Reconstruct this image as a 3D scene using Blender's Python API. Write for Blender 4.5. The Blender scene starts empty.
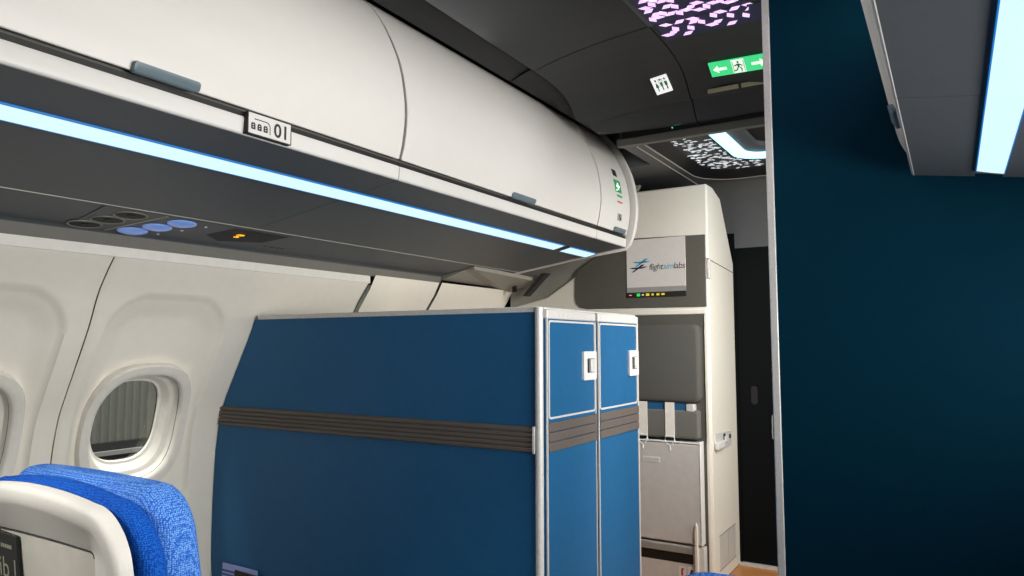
import bpy, bmesh, math, random
from mathutils import Vector, Matrix
random.seed(7)
SC = bpy.context.scene
COL = SC.collection
PI = math.pi

# ------------------------------------------------------------------ materials
def lin(c):
    return tuple(((v/255)/12.92 if v/255 <= .04045 else (((v/255)+.055)/1.055)**2.4) for v in c) + (1.0,)

def mat(name, rgb, rough=.5, metal=0.0, var=.04, scale=30.0, bump=0.0, bscale=400.0, emit=None, estr=0.0, spec=.5):
    m = bpy.data.materials.new(name); m.use_nodes = True
    nt = m.node_tree; b = nt.nodes['Principled BSDF']
    b.inputs['Roughness'].default_value = rough
    b.inputs['Metallic'].default_value = metal
    b.inputs['Specular IOR Level'].default_value = spec
    tc = nt.nodes.new('ShaderNodeTexCoord')
    n = nt.nodes.new('ShaderNodeTexNoise'); n.inputs['Scale'].default_value = scale; n.inputs['Detail'].default_value = 3
    nt.links.new(tc.outputs['Object'], n.inputs['Vector'])
    r = nt.nodes.new('ShaderNodeValToRGB')
    c = lin(rgb)
    r.color_ramp.elements[0].position = .3; r.color_ramp.elements[1].position = .7
    r.color_ramp.elements[0].color = tuple(x*(1-var) for x in c[:3]) + (1,)
    r.color_ramp.elements[1].color = tuple(min(1, x*(1+var)) for x in c[:3]) + (1,)
    nt.links.new(n.outputs['Fac'], r.inputs['Fac']); nt.links.new(r.outputs['Color'], b.inputs['Base Color'])
    if bump > 0:
        n2 = nt.nodes.new('ShaderNodeTexNoise'); n2.inputs['Scale'].default_value = bscale
        nt.links.new(tc.outputs['Object'], n2.inputs['Vector'])
        bp = nt.nodes.new('ShaderNodeBump'); bp.inputs['Strength'].default_value = bump; bp.inputs['Distance'].default_value = .002
        nt.links.new(n2.outputs['Fac'], bp.inputs['Height']); nt.links.new(bp.outputs['Normal'], b.inputs['Normal'])
    if emit:
        b.inputs['Emission Color'].default_value = lin(emit); b.inputs['Emission Strength'].default_value = estr
    return m

def fabric(name, c1, c2, freq=2200.0):
    m = bpy.data.materials.new(name); m.use_nodes = True
    nt = m.node_tree; b = nt.nodes['Principled BSDF']; b.inputs['Roughness'].default_value = .85
    b.inputs['Specular IOR Level'].default_value = .2
    b.inputs['Sheen Weight'].default_value = .0
    tc = nt.nodes.new('ShaderNodeTexCoord'); pass
    v = nt.nodes.new('ShaderNodeTexVoronoi'); v.inputs['Scale'].default_value = 330; v.inputs['Randomness'].default_value = .45
    nt.links.new(tc.outputs['Object'], v.inputs['Vector'])
    r = nt.nodes.new('ShaderNodeMapRange'); r.inputs['From Min'].default_value = .15; r.inputs['From Max'].default_value = .62
    r.inputs['To Min'].default_value = 1.0; r.inputs['To Max'].default_value = 0.0
    nt.links.new(v.outputs['Distance'], r.inputs['Value']); f2 = r.outputs['Result']; f3 = f2
    mx = nt.nodes.new('ShaderNodeMix'); mx.data_type = 'RGBA'
    mx.inputs['A'].default_value = lin(c1); mx.inputs['B'].default_value = lin(c2)
    nt.links.new(f3, mx.inputs['Factor']); nt.links.new(mx.outputs['Result'], b.inputs['Base Color'])
    bp = nt.nodes.new('ShaderNodeBump'); bp.inputs['Strength'].default_value = .5; bp.inputs['Distance'].default_value = .001
    nt.links.new(f2, bp.inputs['Height']); nt.links.new(bp.outputs['Normal'], b.inputs['Normal'])
    return m

M = {}
M['bin']      = mat('ivory_plastic', (205,202,197), .42, var=.008, bump=.05, bscale=900)
M['fascia']   = mat('white_plastic', (204,202,198), .4, var=.008)
M['wall']     = mat('beige_liner', (230,225,213), .55, var=.015, bump=.06, bscale=700)
M['lip']      = mat('pale_liner_edge', (222,219,211), .5)
M['bezel']    = mat('window_bezel_plastic', (222,218,208), .45)
M['greige']   = mat('grey_beige_rail', (150,147,138), .5)
M['lipgrey']  = mat('grey_rail_lip', (116,114,107), .5)
M['under']    = mat('charcoal_underside', (76,80,84), .5, bump=.05, bscale=900)
M['ceil']     = mat('charcoal_ceiling', (60,62,63), .6, bump=.05, bscale=900, spec=.3)
M['vceil']    = mat('charcoal_entry_ceiling', (82,84,85), .55, bump=.05, bscale=900)
M['cove']     = mat('charcoal_cove', (44,45,45), .6, spec=.3)
M['black']    = mat('black_recess', (10,11,12), .6)
M['seam']     = mat('dark_joint', (42,42,41), .7)
M['seamgrey'] = mat('grey_joint', (88,86,80), .7)
M['slate']    = mat('slate_latch', (96,112,119), .4)
M['blue']     = mat('blue_laminate', (26,92,138), .55, spec=.3, bump=.06, bscale=1200)
M['navy']     = mat('navy_laminate', (0,42,60), .7, bump=.06, bscale=1200, spec=.06)
M['silver']   = mat('silver_edge', (214,212,208), .38, .1, var=.06, scale=90)
M['bumper']   = mat('brown_grey_bumper', (96,88,82), .6)
M['whitem']   = mat('white_metal', (226,225,222), .35)
M['mono']     = mat('cream_monument', (230,225,212), .5, var=.015, bump=.05, bscale=900)
M['taupe']    = mat('taupe_panel', (86,83,76), .55)
M['screen']   = mat('display_glass', (150,146,140), .2, emit=(200,193,187), estr=.42)
M['screenlow']= mat('display_footer', (120,118,114), .2, emit=(170,166,162), estr=.2)
M['indbar']   = mat('indicator_strip', (38,36,34), .3)
M['redbar']   = mat('red_indicator_area', (58,18,20), .3)
M['cushion']  = mat('grey_crew_cushion', (82,81,76), .85, var=.1, scale=300, bump=.3, bscale=900)
M['cushionl'] = mat('light_grey_crew_cushion', (104,102,97), .85, var=.1, scale=300, bump=.3, bscale=900)
M['belt']     = mat('beige_webbing', (238,233,223), .7, bump=.3, bscale=900)
M['flap']     = mat('warm_grey_metal_flap', (204,200,195), .4)
M['steel']    = mat('brushed_steel', (190,190,188), .35, .6)
M['darkdoor'] = mat('dark_door_laminate', (8,11,13), .6, spec=.1)
M['wood']     = None
M['carpet']   = mat('dark_blue_carpet', (30,38,52), .95, var=.3, scale=500, bump=.6, bscale=900)
M['strip']    = mat('cyan_white_lens', (40,60,70), .5, emit=(220,252,255), estr=1.0)
M['striphalo']= mat('blue_halo_glow', (10,60,110), .5, emit=(0,104,172), estr=1.0)  # halo of the light strip, put into a glowing blue colour
M['tube']     = mat('cyan_lens', (200,240,255), .3, emit=(150,225,255), estr=2.2)
M['purple']   = mat('lit_lilac_tile', (230,200,245), .4, emit=(236,196,252), estr=1.0)
M['moodbg']   = mat('navy_light_panel', (44,47,72), .5, emit=(40,44,96), estr=.10)
M['frost']    = mat('frosted_tile', (200,205,210), .4, emit=(225,230,235), estr=.5)
M['greenlit'] = mat('lit_green_sign', (20,170,90), .4, emit=(70,215,138), estr=.9)
M['whitelit'] = mat('lit_white_sign', (235,240,230), .4, emit=(235,255,235), estr=.8)
M['signwhite']= mat('sign_white', (240,242,240), .4, emit=(255,255,255), estr=.65)
M['green']    = mat('sign_green', (30,150,85), .5)
M['greygreen']= mat('sign_grey_green', (140,180,160), .5)
M['ink']      = mat('dark_ink', (32,32,36), .5)
M['cyanink']  = mat('cyan_ink', (40,150,185), .5)
M['navyink']  = mat('navy_ink', (24,30,70), .5)
M['red']      = mat('red_print', (190,40,40), .5)
M['ledg']     = mat('green_led', (30,180,60), .4, emit=(40,205,75), estr=.7)
M['ledy']     = mat('yellow_led', (200,180,40), .4, emit=(215,185,45), estr=.5)
M['ledw']     = mat('pale_led', (180,175,160), .4, emit=(200,195,175), estr=.6)
M['ledt']     = mat('teal_indicator', (80,200,190), .4, emit=(90,215,205), estr=.6)
M['amber']    = mat('amber_symbol', (220,150,20), .4, emit=(240,170,30), estr=1.0)
M['lensblue'] = mat('blue_reading_lens', (110,140,200), .15, emit=(110,140,205), estr=.35)
M['ventbeige']= mat('beige_slot', (176,168,140), .5)
M['shell']    = mat('white_seat_shell', (214,210,202), .5, var=.03, scale=400, bump=.15, bscale=1200)
M['pocket']   = mat('grey_pocket', (186,182,171), .5, bump=.1, bscale=1000)
M['booklet']  = mat('black_booklet', (30,32,32), .5)
M['bookink']  = mat('booklet_print', (150,148,130), .5)
M['fab']      = fabric('blue_seat_fabric', (0,58,152), (22,108,206))
M['fabl']     = fabric('light_blue_headrest_fabric', (20,88,185), (130,180,238))
M['leaf']     = mat('lavender_leaflet', (158,170,228), .5)
M['leafblue'] = mat('leaflet_blue', (44,78,150), .5)
M['rib']      = mat('grey_corrugated_panel', (120,122,114), .6)
M['outdark']  = mat('dark_ground_strip', (44,44,42), .6)
M['outlight'] = mat('pale_rail', (150,152,148), .6)
M['teal']     = mat('blue_belt_trim', (28,90,135), .6)

def glass_mat():
    m = bpy.data.materials.new('window_acrylic'); m.use_nodes = True
    nt = m.node_tree; nt.nodes.clear()
    o = nt.nodes.new('ShaderNodeOutputMaterial'); t = nt.nodes.new('ShaderNodeBsdfTransparent'); t.inputs[0].default_value = (.86,.87,.85,1)
    g = nt.nodes.new('ShaderNodeBsdfGlossy'); g.inputs['Roughness'].default_value = .03
    x = nt.nodes.new('ShaderNodeMixShader'); x.inputs[0].default_value = .07
    nt.links.new(t.outputs[0], x.inputs[1]); nt.links.new(g.outputs[0], x.inputs[2]); nt.links.new(x.outputs[0], o.inputs[0])
    return m
M['glass'] = glass_mat()
def wood_mat():
    m = bpy.data.materials.new('orange_wood_floor'); m.use_nodes = True
    nt = m.node_tree; b = nt.nodes['Principled BSDF']; b.inputs['Roughness'].default_value = .4
    tc = nt.nodes.new('ShaderNodeTexCoord'); mp = nt.nodes.new('ShaderNodeMapping'); mp.inputs['Scale'].default_value = (3,60,3)
    n = nt.nodes.new('ShaderNodeTexNoise'); n.inputs['Scale'].default_value = 2; n.inputs['Detail'].default_value = 6
    r = nt.nodes.new('ShaderNodeValToRGB'); r.color_ramp.elements[0].color = lin((176,112,58)); r.color_ramp.elements[1].color = lin((214,150,92))
    nt.links.new(tc.outputs['Object'], mp.inputs[0]); nt.links.new(mp.outputs[0], n.inputs['Vector'])
    nt.links.new(n.outputs['Fac'], r.inputs[0]); nt.links.new(r.outputs[0], b.inputs['Base Color'])
    return m
M['wood'] = wood_mat()

# ------------------------------------------------------------------ geometry helpers (world coordinates)
WL = {}
def BM(): return bmesh.new()
def box(bm, x0, x1, y0, y1, z0, z1, mi=0):
    v = [bm.verts.new((x, y, z)) for x in (x0, x1) for y in (y0, y1) for z in (z0, z1)]
    for q in ((0,1,3,2), (4,6,7,5), (0,4,5,1), (2,3,7,6), (0,2,6,4), (1,5,7,3)):
        f = bm.faces.new([v[i] for i in q]); f.material_index = mi
def prism(bm, pts, vec, mi=0):
    vec = Vector(vec)
    a = [bm.verts.new(p) for p in pts]; b = [bm.verts.new(Vector(p) + vec) for p in pts]
    n = len(pts)
    fs = [bm.faces.new(a), bm.faces.new(b[::-1])]
    for i in range(n): fs.append(bm.faces.new((a[i], a[(i+1) % n], b[(i+1) % n], b[i])))
    for f in fs: f.material_index = mi
def poly(bm, pts, mi=0):
    f = bm.faces.new([bm.verts.new(p) for p in pts]); f.material_index = mi; return f
def loft(bm, rings, closed=True, cap0=False, cap1=False, mi=0):
    vr = [[bm.verts.new(p) for p in r] for r in rings]
    n = len(rings[0])
    for a, b in zip(vr, vr[1:]):
        for i in range(n if closed else n-1):
            f = bm.faces.new((a[i], a[(i+1) % n], b[(i+1) % n], b[i])); f.material_index = mi
    if cap0: bm.faces.new(vr[0]).material_index = mi
    if cap1: bm.faces.new(vr[-1][::-1]).material_index = mi
def tube(bm, path, r, n=10, mi=0, caps=True):
    path = [Vector(p) for p in path]; rings = []
    for i, p in enumerate(path):
        t = (path[min(i+1, len(path)-1)] - path[max(i-1, 0)]).normalized()
        u = t.cross(Vector((0,0,1)))
        if u.length < 1e-3: u = t.cross(Vector((1,0,0)))
        u.normalize(); w = t.cross(u)
        rings.append([p + (u*math.cos(2*PI*k/n) + w*math.sin(2*PI*k/n))*r for k in range(n)])
    loft(bm, rings, True, caps, caps, mi)
def extrude_y(bm, prof, y0, y1, closed=False, mi=0, nseg=1):
    rings = [[(x, y0 + (y1-y0)*k/nseg, z) for x, z in prof] for k in range(nseg+1)]
    loft(bm, rings, closed, closed, closed, mi)
def superell(a, b, n, e=3.0):
    out = []
    for k in range(n):
        t = 2*PI*k/n; c, s = math.cos(t), math.sin(t)
        out.append((a*math.copysign(abs(c)**(2/e), c), b*math.copysign(abs(s)**(2/e), s)))
    return out
def rrect(x0, x1, y0, y1, r, n=5):
    out = []
    for cx, cy, a0 in ((x1-r, y1-r, 0), (x0+r, y1-r, 90), (x0+r, y0+r, 180), (x1-r, y0+r, 270)):
        for k in range(n+1):
            t = math.radians(a0 + 90*k/n); out.append((cx + r*math.cos(t), cy + r*math.sin(t)))
    return out
def text_into(bm, s, size, o, ex, ey, shear=0.0, mi=0, bold=.0, spacing=1.0):
    cu = bpy.data.curves.new('lettering', 'FONT'); cu.body = s; cu.size = size; cu.shear = shear; cu.offset = bold; cu.space_character = spacing
    ob = bpy.data.objects.new('lettering', cu)
    me = bpy.data.meshes.new_from_object(ob)
    o, ex, ey = Vector(o), Vector(ex), Vector(ey)
    vs = [bm.verts.new(o + ex*v.co.x + ey*v.co.y) for v in me.vertices]
    for p in me.polygons:
        try:
            f = bm.faces.new([vs[i] for i in p.vertices]); f.material_index = mi
        except ValueError: pass
    w = max((v.co.x for v in me.vertices), default=0)
    bpy.data.objects.remove(ob); bpy.data.curves.remove(cu); bpy.data.meshes.remove(me)
    return w
def finish(bm, name, mats, off, bevel, bseg, angle, recalc=True):
    if recalc: bmesh.ops.recalc_face_normals(bm, faces=bm.faces)
    me = bpy.data.meshes.new(name); 
    bmesh.ops.translate(bm, verts=bm.verts, vec=-Vector(off))
    bm.to_mesh(me); bm.free()
    for m in (mats if isinstance(mats, (list, tuple)) else [mats]): me.materials.append(m)
    me.shade_smooth(); me.set_sharp_from_angle(angle=math.radians(angle))
    o = bpy.data.objects.new(name, me); COL.objects.link(o)
    if bevel:
        md = o.modifiers.new('edge', 'BEVEL'); md.width = bevel; md.segments = bseg; md.limit_method = 'ANGLE'; md.angle_limit = math.radians(40)
    return o
def obj(name, bm, mats, parent=None, bevel=0, bseg=2, angle=35, label=None, recalc=True):
    """one mesh object; top-level ones get an origin at the middle of their base"""
    if parent is None:
        xs = [v.co.x for v in bm.verts]; ys = [v.co.y for v in bm.verts]; zs = [v.co.z for v in bm.verts]
        off = Vector(((min(xs)+max(xs))/2, (min(ys)+max(ys))/2, min(zs)))
    else: off = WL[parent.name]
    o = finish(bm, name, mats, off, bevel, bseg, angle, recalc)
    if parent is None: o.location = off
    else: o.parent = parent
    WL[o.name] = off
    if label: o['label'] = label
    return o
def thing(name, label, cat, loc, group=None):
    o = bpy.data.objects.new(name, None); COL.objects.link(o); o.location = loc
    o.empty_display_size = .1
    o['label'] = label; o['category'] = cat
    if group: o['group'] = group
    WL[o.name] = Vector(loc)
    return o
def tag(o, label, cat, group=None):
    o['label'] = label; o['category'] = cat
    if group: o['group'] = group
    return o
def struct(name, bm, m, parent=None, **k):
    o = obj(name, bm, m, parent, **k)
    if parent is None: o['kind'] = 'structure'
    return o

def catmull(pts, n=6):
    P = [Vector(p) for p in pts]; P = [P[0]*2-P[1]] + P + [P[-1]*2-P[-2]]
    out = []
    for i in range(1, len(P)-2):
        for k in range(n):
            t = k/n; a, b, c, d = P[i-1], P[i], P[i+1], P[i+2]
            out.append(.5*((2*b) + (c-a)*t + (2*a-5*b+4*c-d)*t*t + (3*b-a-3*c+d)*t**3))
    out.append(P[-2]); return [tuple(v) for v in out]
def smooth(t): t = max(0., min(1., t)); return t*t*(3-2*t)

# ------------------------------------------------------------------ left sidewall
SIDE = [(-1.527,1.515),(-1.531,1.48),(-1.537,1.472),(-1.578,1.42),(-1.617,1.36),(-1.665,1.25),(-1.73,1.13),(-1.782,1.035),(-1.826,.946),(-1.858,.81),(-1.869,.648),(-1.872,.45),(-1.862,.25),(-1.80,0.0)]
SP = catmull(SIDE[2:], 4)
def side_x(z):
    if z >= SP[0][1]: return SP[0][0]
    for a, b in zip(SP, SP[1:]):
        if b[1] <= z <= a[1]:
            t = (z-a[1])/(b[1]-a[1]) if a[1] != b[1] else 0
            return a[0] + (b[0]-a[0])*t
    return SP[-1][0]
TILT = (.31, .951)                       # up-direction (x,z) of the window plane
WZ, WDEPTH = .895, .012
def wframe(yc):
    n = Vector((TILT[1],0,-TILT[0]))
    def P(a, b, d):
        z = WZ + b*.951
        return Vector((side_x(z) - WDEPTH, yc + a, z)) + n*d
    return P
def rbox_sdf(px, pz, hx, z0, z1, r):
    cz, hz = (z0+z1)/2, (z1-z0)/2
    qx, qz = abs(px)-hx+r, abs(pz-cz)-hz+r
    return math.hypot(max(qx,0), max(qz,0)) + min(max(qx,qz),0) - r
def side_panel(name, y0, y1, centers, sgn=1):
    zs = []
    z = 1.472
    while z > .55: zs.append(z); z -= .011
    zs += [.55-.05*i for i in range(12)]
    ny = max(2, int((y1-y0)/.0098)); bm = BM(); grid = []
    for j in range(ny+1):
        y = y0 + (y1-y0)*j/ny; row = []
        edge = min(y-y0, y1-y); e = .008*(1-smooth(edge/.010))
        for zz in ([1.515, 1.503, 1.482] + zs):
            x = side_x(zz) if zz < 1.475 else -1.529
            if zz == 1.515: x = -1.536
            d = 0
            for yc in centers:
                s = rbox_sdf(y-yc, zz, .232, .50, 1.372, .15)
                d = max(d, 0.014*smooth(-s/.011 + .2) + .026*smooth(-s/.085))
            row.append(bm.verts.new((x - d - e, y, zz)))
        grid.append(row)
    for j in range(ny):
        for i in range(len(grid[0])-1):
            c = (grid[j][i].co + grid[j+1][i+1].co)/2
            if any((abs((c.y-yc)/.183))**3 + (abs((c.z-WZ)/.222))**3 < 1 for yc in centers): continue
            bm.faces.new((grid[j][i], grid[j][i+1], grid[j+1][i+1], grid[j+1][i]))
    for v in [v for v in bm.verts if not v.link_faces]: bm.verts.remove(v)
    return struct(name, bm, M['wall'], angle=50)

PITCH = .585; W1 = 1.552; W0 = W1 - PITCH; WM = W0 - PITCH; JY = 1.272
G = .0022
wl = side_panel('wall_left', JY+G, 2.445-G, (W1,))
wl2 = side_panel('wall_left', JY-2*PITCH+G, JY-G, (W0, WM))
wl3 = side_panel('wall_left', -1.6, JY-2*PITCH-G, ())
bm = BM(); extrude_y(bm, [(-1.5265,1.5135),(-1.5255,1.480),(-1.5285,1.478),(-1.5285,1.5135)], -1.6, 2.44, closed=True); struct('trim_15', bm, M['lip'])
# liner that closes the joints from behind
for y in (JY, JY-2*PITCH, 2.445):
    bm = BM()
    pr = [(side_x(z)-.016, z) for z in [1.472-.05*i for i in range(30)]]
    extrude_y(bm, [(-1.545,1.52)] + pr, y-.014, y+.014)
    struct('trim_1', bm, M['seamgrey'])

def window(name, yc, shade=False):
    P = wframe(yc); N = 64
    def ring(a, b, d, e=2.7): return [P(p, q, d) for p, q in superell(a, b, N, e)]
    def fan(bm, r):
        c = bm.verts.new(sum(r, Vector())/len(r)); v = [bm.verts.new(p) for p in r]
        for k in range(len(v)): bm.faces.new((c, v[k], v[(k+1) % len(v)]))
    bm = BM()
    loft(bm, [ring(.202,.246,-.016), ring(.201,.245,.006), ring(.197,.240,.012), ring(.182,.223,.013), ring(.169,.211,.013), ring(.164,.206,.009), ring(.161,.203,-.004)])
    fr = struct(name, bm, M['bezel'], angle=40); fr['label'] = 'cream oval bezel of the cabin window'
    bm = BM()
    loft(bm, [ring(.1625,.2045,-.006), ring(.162,.204,-.012), ring(.156,.197,-.030), ring(.153,.194,-.033), ring(.143,.184,-.034), ring(.140,.181,-.037), ring(.131,.169,-.066), ring(.127,.165,-.069), ring(.122,.158,-.070), ring(.121,.157,-.086)])
    obj('window_reveal', bm, M['bezel'], fr, angle=40)
    bm = BM(); loft(bm, [ring(.1612,.2032,-.0045), ring(.1612,.2032,-.0075)]); obj('window_seal', bm, M['seam'], fr)
    bm = BM(); fan(bm, ring(.1215,.1575,-.082)); obj('window_pane', bm, M['glass'], fr)
    bm = BM(); loft(bm, [ring(.1208,.1568,-.080), ring(.1208,.1568,-.086)]); obj('pane_gasket', bm, M['black'], fr)
    if shade:
        bm = BM(); fan(bm, ring(.156,.198,-.026)); obj('window_shade', bm, M['lip'], fr, label='beige shade pulled fully down')
    else:
        bm = BM()           # edge of the raised shade peeking out at the top of the reveal
        top = [(p, q) for p, q in superell(.155,.197,N,2.7) if q > .184]
        pts = [P(p, q, -.016) for p, q in top]; pts2 = [P(p, q-.006, -.022) for p, q in top]
        loft(bm, [pts, pts2], closed=False); obj('shade_edge', bm, M['whitem'], fr)
    return fr
window('window_1', W1); window('window_2', W0, True); window('window_3', WM, True)

# grey corrugated jet-bridge wall seen through the pane
bm = BM()
pr = []
y = -.5
while y < 5.0:
    pr += [(-2.9, y), (-2.9, y+.018), (-2.893, y+.022), (-2.893, y+.036)]; y += .040
loft(bm, [[(x, y, .715) for x, y in pr], [(x, y, 3.0) for x, y in pr]], closed=False)
bm2 = BM(); box(bm2, -3.0, -2.87, -.5, 5, -.2, .714)
bm3 = BM(); box(bm3, -2.871, -2.84, -.5, 5, .655, .675); box(bm3, -2.871, -2.85, -.5, 5, .585, .595)
ow = thing('jet_bridge_wall', 'grey corrugated wall outside seen through the open oval window', 'wall', (-2.9, 2.25, -.2))
obj('corrugated_sheet', bm, M['rib'], ow); obj('lower_band', bm2, M['outdark'], ow); obj('rail', bm3, M['outlight'], ow, label='pale horizontal rails')

# ------------------------------------------------------------------ overhead bins
DOOR = catmull([(-.643,1.745),(-.631,1.79),(-.622,1.86),(-.625,1.93),(-.645,2.03),(-.683,2.12),(-.730,2.20),(-.785,2.265),(-.85,2.31),(-.95,2.335)], 5)
UZ = lambda x: 1.687 + (-.645 - x)*-.1465 if x > -1.28 else 1.594 - (-1.28 - x)*.182
def offset(prof, d):
    out = []
    for i, p in enumerate(prof):
        a = Vector(prof[max(i-1,0)]); b = Vector(prof[min(i+1,len(prof)-1)]); t = (b-a).normalized()
        out.append((p[0] + t.y*d, p[1] - t.x*d))
    return out
def door_point(z, d=0.0):
    pr = offset(DOOR, d)
    for a, b in zip(pr, pr[1:]):
        if a[1] <= z <= b[1]:
            t = (z-a[1])/(b[1]-a[1]); return a[0] + (b[0]-a[0])*t
    return pr[0][0]
S0, S1 = -.802, -.866
def mirror(bm, s):
    if s < 0:
        for v in bm.verts: v.co.x = -v.co.x
    return bm
def make_bin(y0, y1, label, s=1, latch=None, group='overhead bins', endpanel=False):
    t = thing('overhead_bin', label, 'overhead bin', (s*-1.05, (y0+y1)/2, 1.60), group)
    g = .006
    bm = BM(); inner = offset(DOOR, -.018)
    extrude_y(bm, DOOR + inner[::-1], y0+g, y1-g, closed=True)
    obj('bin_door', mirror(bm, s), M['bin'], t, bevel=.003, angle=40)
    bm = BM()
    body = [(-.668,1.70),(-.668,1.76)] + [p for p in offset(DOOR, -.026) if p[1] > 1.77] + [(-1.274,2.25),(-1.274,1.606),(-.95,1.656)]
    extrude_y(bm, body, y0+.001, y1-.001, closed=True)
    obj('bin_body', mirror(bm, s), M['seamgrey'], t)
    bm = BM()
    fas = [(-.668,1.690),(-.656,1.685),(-.651,1.687),(-.649,1.692),(-.6465,1.720),(-.649,1.727),(-.668,1.727)]
    extrude_y(bm, fas, y0+.0015, y1-.0015, closed=True)
    obj('fascia_rail', mirror(bm, s), M['fascia'], t, angle=50)
    bm = BM()
    extrude_y(bm, [(-.652,1.729),(-.652,1.740),(-.668,1.740),(-.668,1.729)], y0+.001, y1-.001, closed=True)
    obj('shadow_gap', mirror(bm, s), M['black'], t)
    bm = BM()
    for a, b in ((-.654, S0), (S1, -1.279)):
        extrude_y(bm, [(a,UZ(a)),(b,UZ(b)),(b,UZ(b)+.012),(a,UZ(a)+.012)], y0+.0012, y1-.0012, closed=True)
    a, b = S0, S1
    extrude_y(bm, [(a,UZ(a)+.008),(b,UZ(b)+.008),(b,UZ(b)+.012),(a,UZ(a)+.012)], y0+.0012, y1-.0012, closed=True)
    obj('underside_panel', mirror(bm, s), M['under'], t)
    if latch:
        ya, yb, z0, z1 = latch
        bm = BM(); pts = rrect(ya, yb, z0, z1, .008, 4)
        r0 = [(door_point(z, -.004), y, z) for y, z in pts]
        r1 = [(door_point(z, .007), y, z) for y, z in pts]
        cy, cz = (ya+yb)/2, (z0+z1)/2
        r2 = [(door_point(z, .0105), cy+(y-cy)*.97, cz+(z-cz)*.86) for y, z in pts]
        loft(bm, [r0, r1, r2], cap0=True, cap1=True)
        obj('latch', mirror(bm, s), M['slate'], t, angle=50, label='slate grey door latch')
    return t
B1 = make_bin(.23, 1.607, 'long white overhead bin at the left, above the first two cabin windows', latch=(.785,.936,1.742,1.764))
B2 = make_bin(1.607, 2.993, 'white overhead bin above the blue closet, between the long bin and the end bin', latch=(2.235,2.40,1.742,1.763))
B3 = make_bin(2.993, 3.345, 'short white end bin with small green safety stickers, at the front', latch=(3.17,3.30,1.744,1.766))
B0 = make_bin(-1.2, .23, 'white overhead bin behind the long bin on the left side', latch=(-.60,-.45,1.742,1.764))
# end panel of the front bin
bm = BM()
ep = offset(DOOR, .032); ep = [(-.655,1.672)] + [(-.628,1.70)] + ep + [(-1.2,2.34),(-1.45,2.2),(-1.52,1.545),(-1.28,1.588),(-.9,1.644)]
extrude_y(bm, ep, 3.347, 3.375, closed=True)
obj('end_panel', bm, M['bin'], B3, bevel=.006, bseg=3, angle=40, label='rounded white end panel')
# stickers on the end bin
def sticker(y, z, w, h, m, name='sticker', label=None, tilt=0):
    bm = BM(); r = []
    for dy, dz in ((-w/2,-h/2),(w/2,-h/2),(w/2,h/2),(-w/2,h/2)): r.append((door_point(z+dz, .0012), y+dy+tilt*dz, z+dz))
    prism(bm, r, (-.001,0,0)); obj(name, bm, m, B3, label=label)
def sticker_marks(y, z, bits, m):
    bm = BM()
    for dy, dz, w, h in bits:
        poly(bm, [(door_point(z+dz+b, .0022), y+dy+a, z+dz+b) for a, b in ((-w/2,-h/2),(w/2,-h/2),(w/2,h/2),(-w/2,h/2))])
    obj('sticker_print', bm, m, B3, recalc=False)
sticker(3.20,2.035,.05,.034, M['ink'], label='black pictogram sticker')
sticker(3.205,1.967,.075,.062, M['green'], label='green safety sticker')
sticker_marks(3.205,1.967,[(0,0,.042,.010),(0,0,.014,.036),(-.022,-.022,.016,.006)], M['whitelit'])
sticker(3.21,1.918,.06,.010, M['green'], label='thin green sticker')
sticker(3.21,1.888,.06,.007, M['red'], label='thin red sticker')
sticker(3.215,1.815,.05,.034, M['greige'], label='grey pictogram sticker')
sticker_marks(3.215,1.815,[(.008,-.006,.02,.012),(-.006,.006,.012,.012)], M['ink'])

# row number placard
bm = BM(); PY0, PY1, PZ0, PZ1 = 1.062, 1.186, 1.689, 1.738
prism(bm, [(-.650,PY0,PZ0),(-.634,PY0,PZ0),(-.634,PY0,PZ1),(-.650,PY0,PZ1)], (0,PY1-PY0,0))
pl = thing('row_number_placard', 'white placard with seat pictograms and 01 on the bin rail', 'placard', (-.64,1.124,1.689))
obj('placard_plate', bm, M['fascia'], pl, bevel=.0015)
bm = BM(); box(bm, -.650, -.6335, PY0-.003, PY0-.0005, PZ0-.002, PZ1); box(bm, -.650, -.6335, PY0-.003, PY1, PZ0-.0022, PZ0-.0004); box(bm, -.650, -.6335, PY1, PY1+.0015, PZ0-.002, PZ1-.012); obj('placard_edge', bm, M['seam'], pl)
bm = BM(); px = -.6335
text_into(bm, '01', .046, (px, 1.134, 1.697), (0,1,0), (0,0,1), bold=.0010)
for k in range(3):                                   # three small seats
    y = 1.069 + k*.0175; z = 1.699
    for w, h, dy, dz in ((.012,.004,0,0),(.004,.013,0,0),(.004,.013,.008,0),(.009,.004,.0015,.012),(.007,.003,.002,.0065)):
        poly(bm, [(px,y+dy,z+dz),(px,y+dy+w,z+dz),(px,y+dy+w,z+dz+h),(px,y+dy,z+dz+h)])
arc = [(1.078+.0, 1.7255)] + [(1.112 + .012*math.sin(t), 1.7135 + .012*math.cos(t)) for t in [i*PI/12 for i in range(7)]] + [(1.124,1.697)]
loft(bm, [[(px,y,z) for y,z in arc], [(px,y - .0022*(1 if i > 3 else .3),z-.0024*(1 if i < 5 else .2)) for i,(y,z) in enumerate(arc)]], closed=False)
obj('placard_print', bm, M['ink'], pl, label='dark pictogram and number 01', recalc=False)

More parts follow.
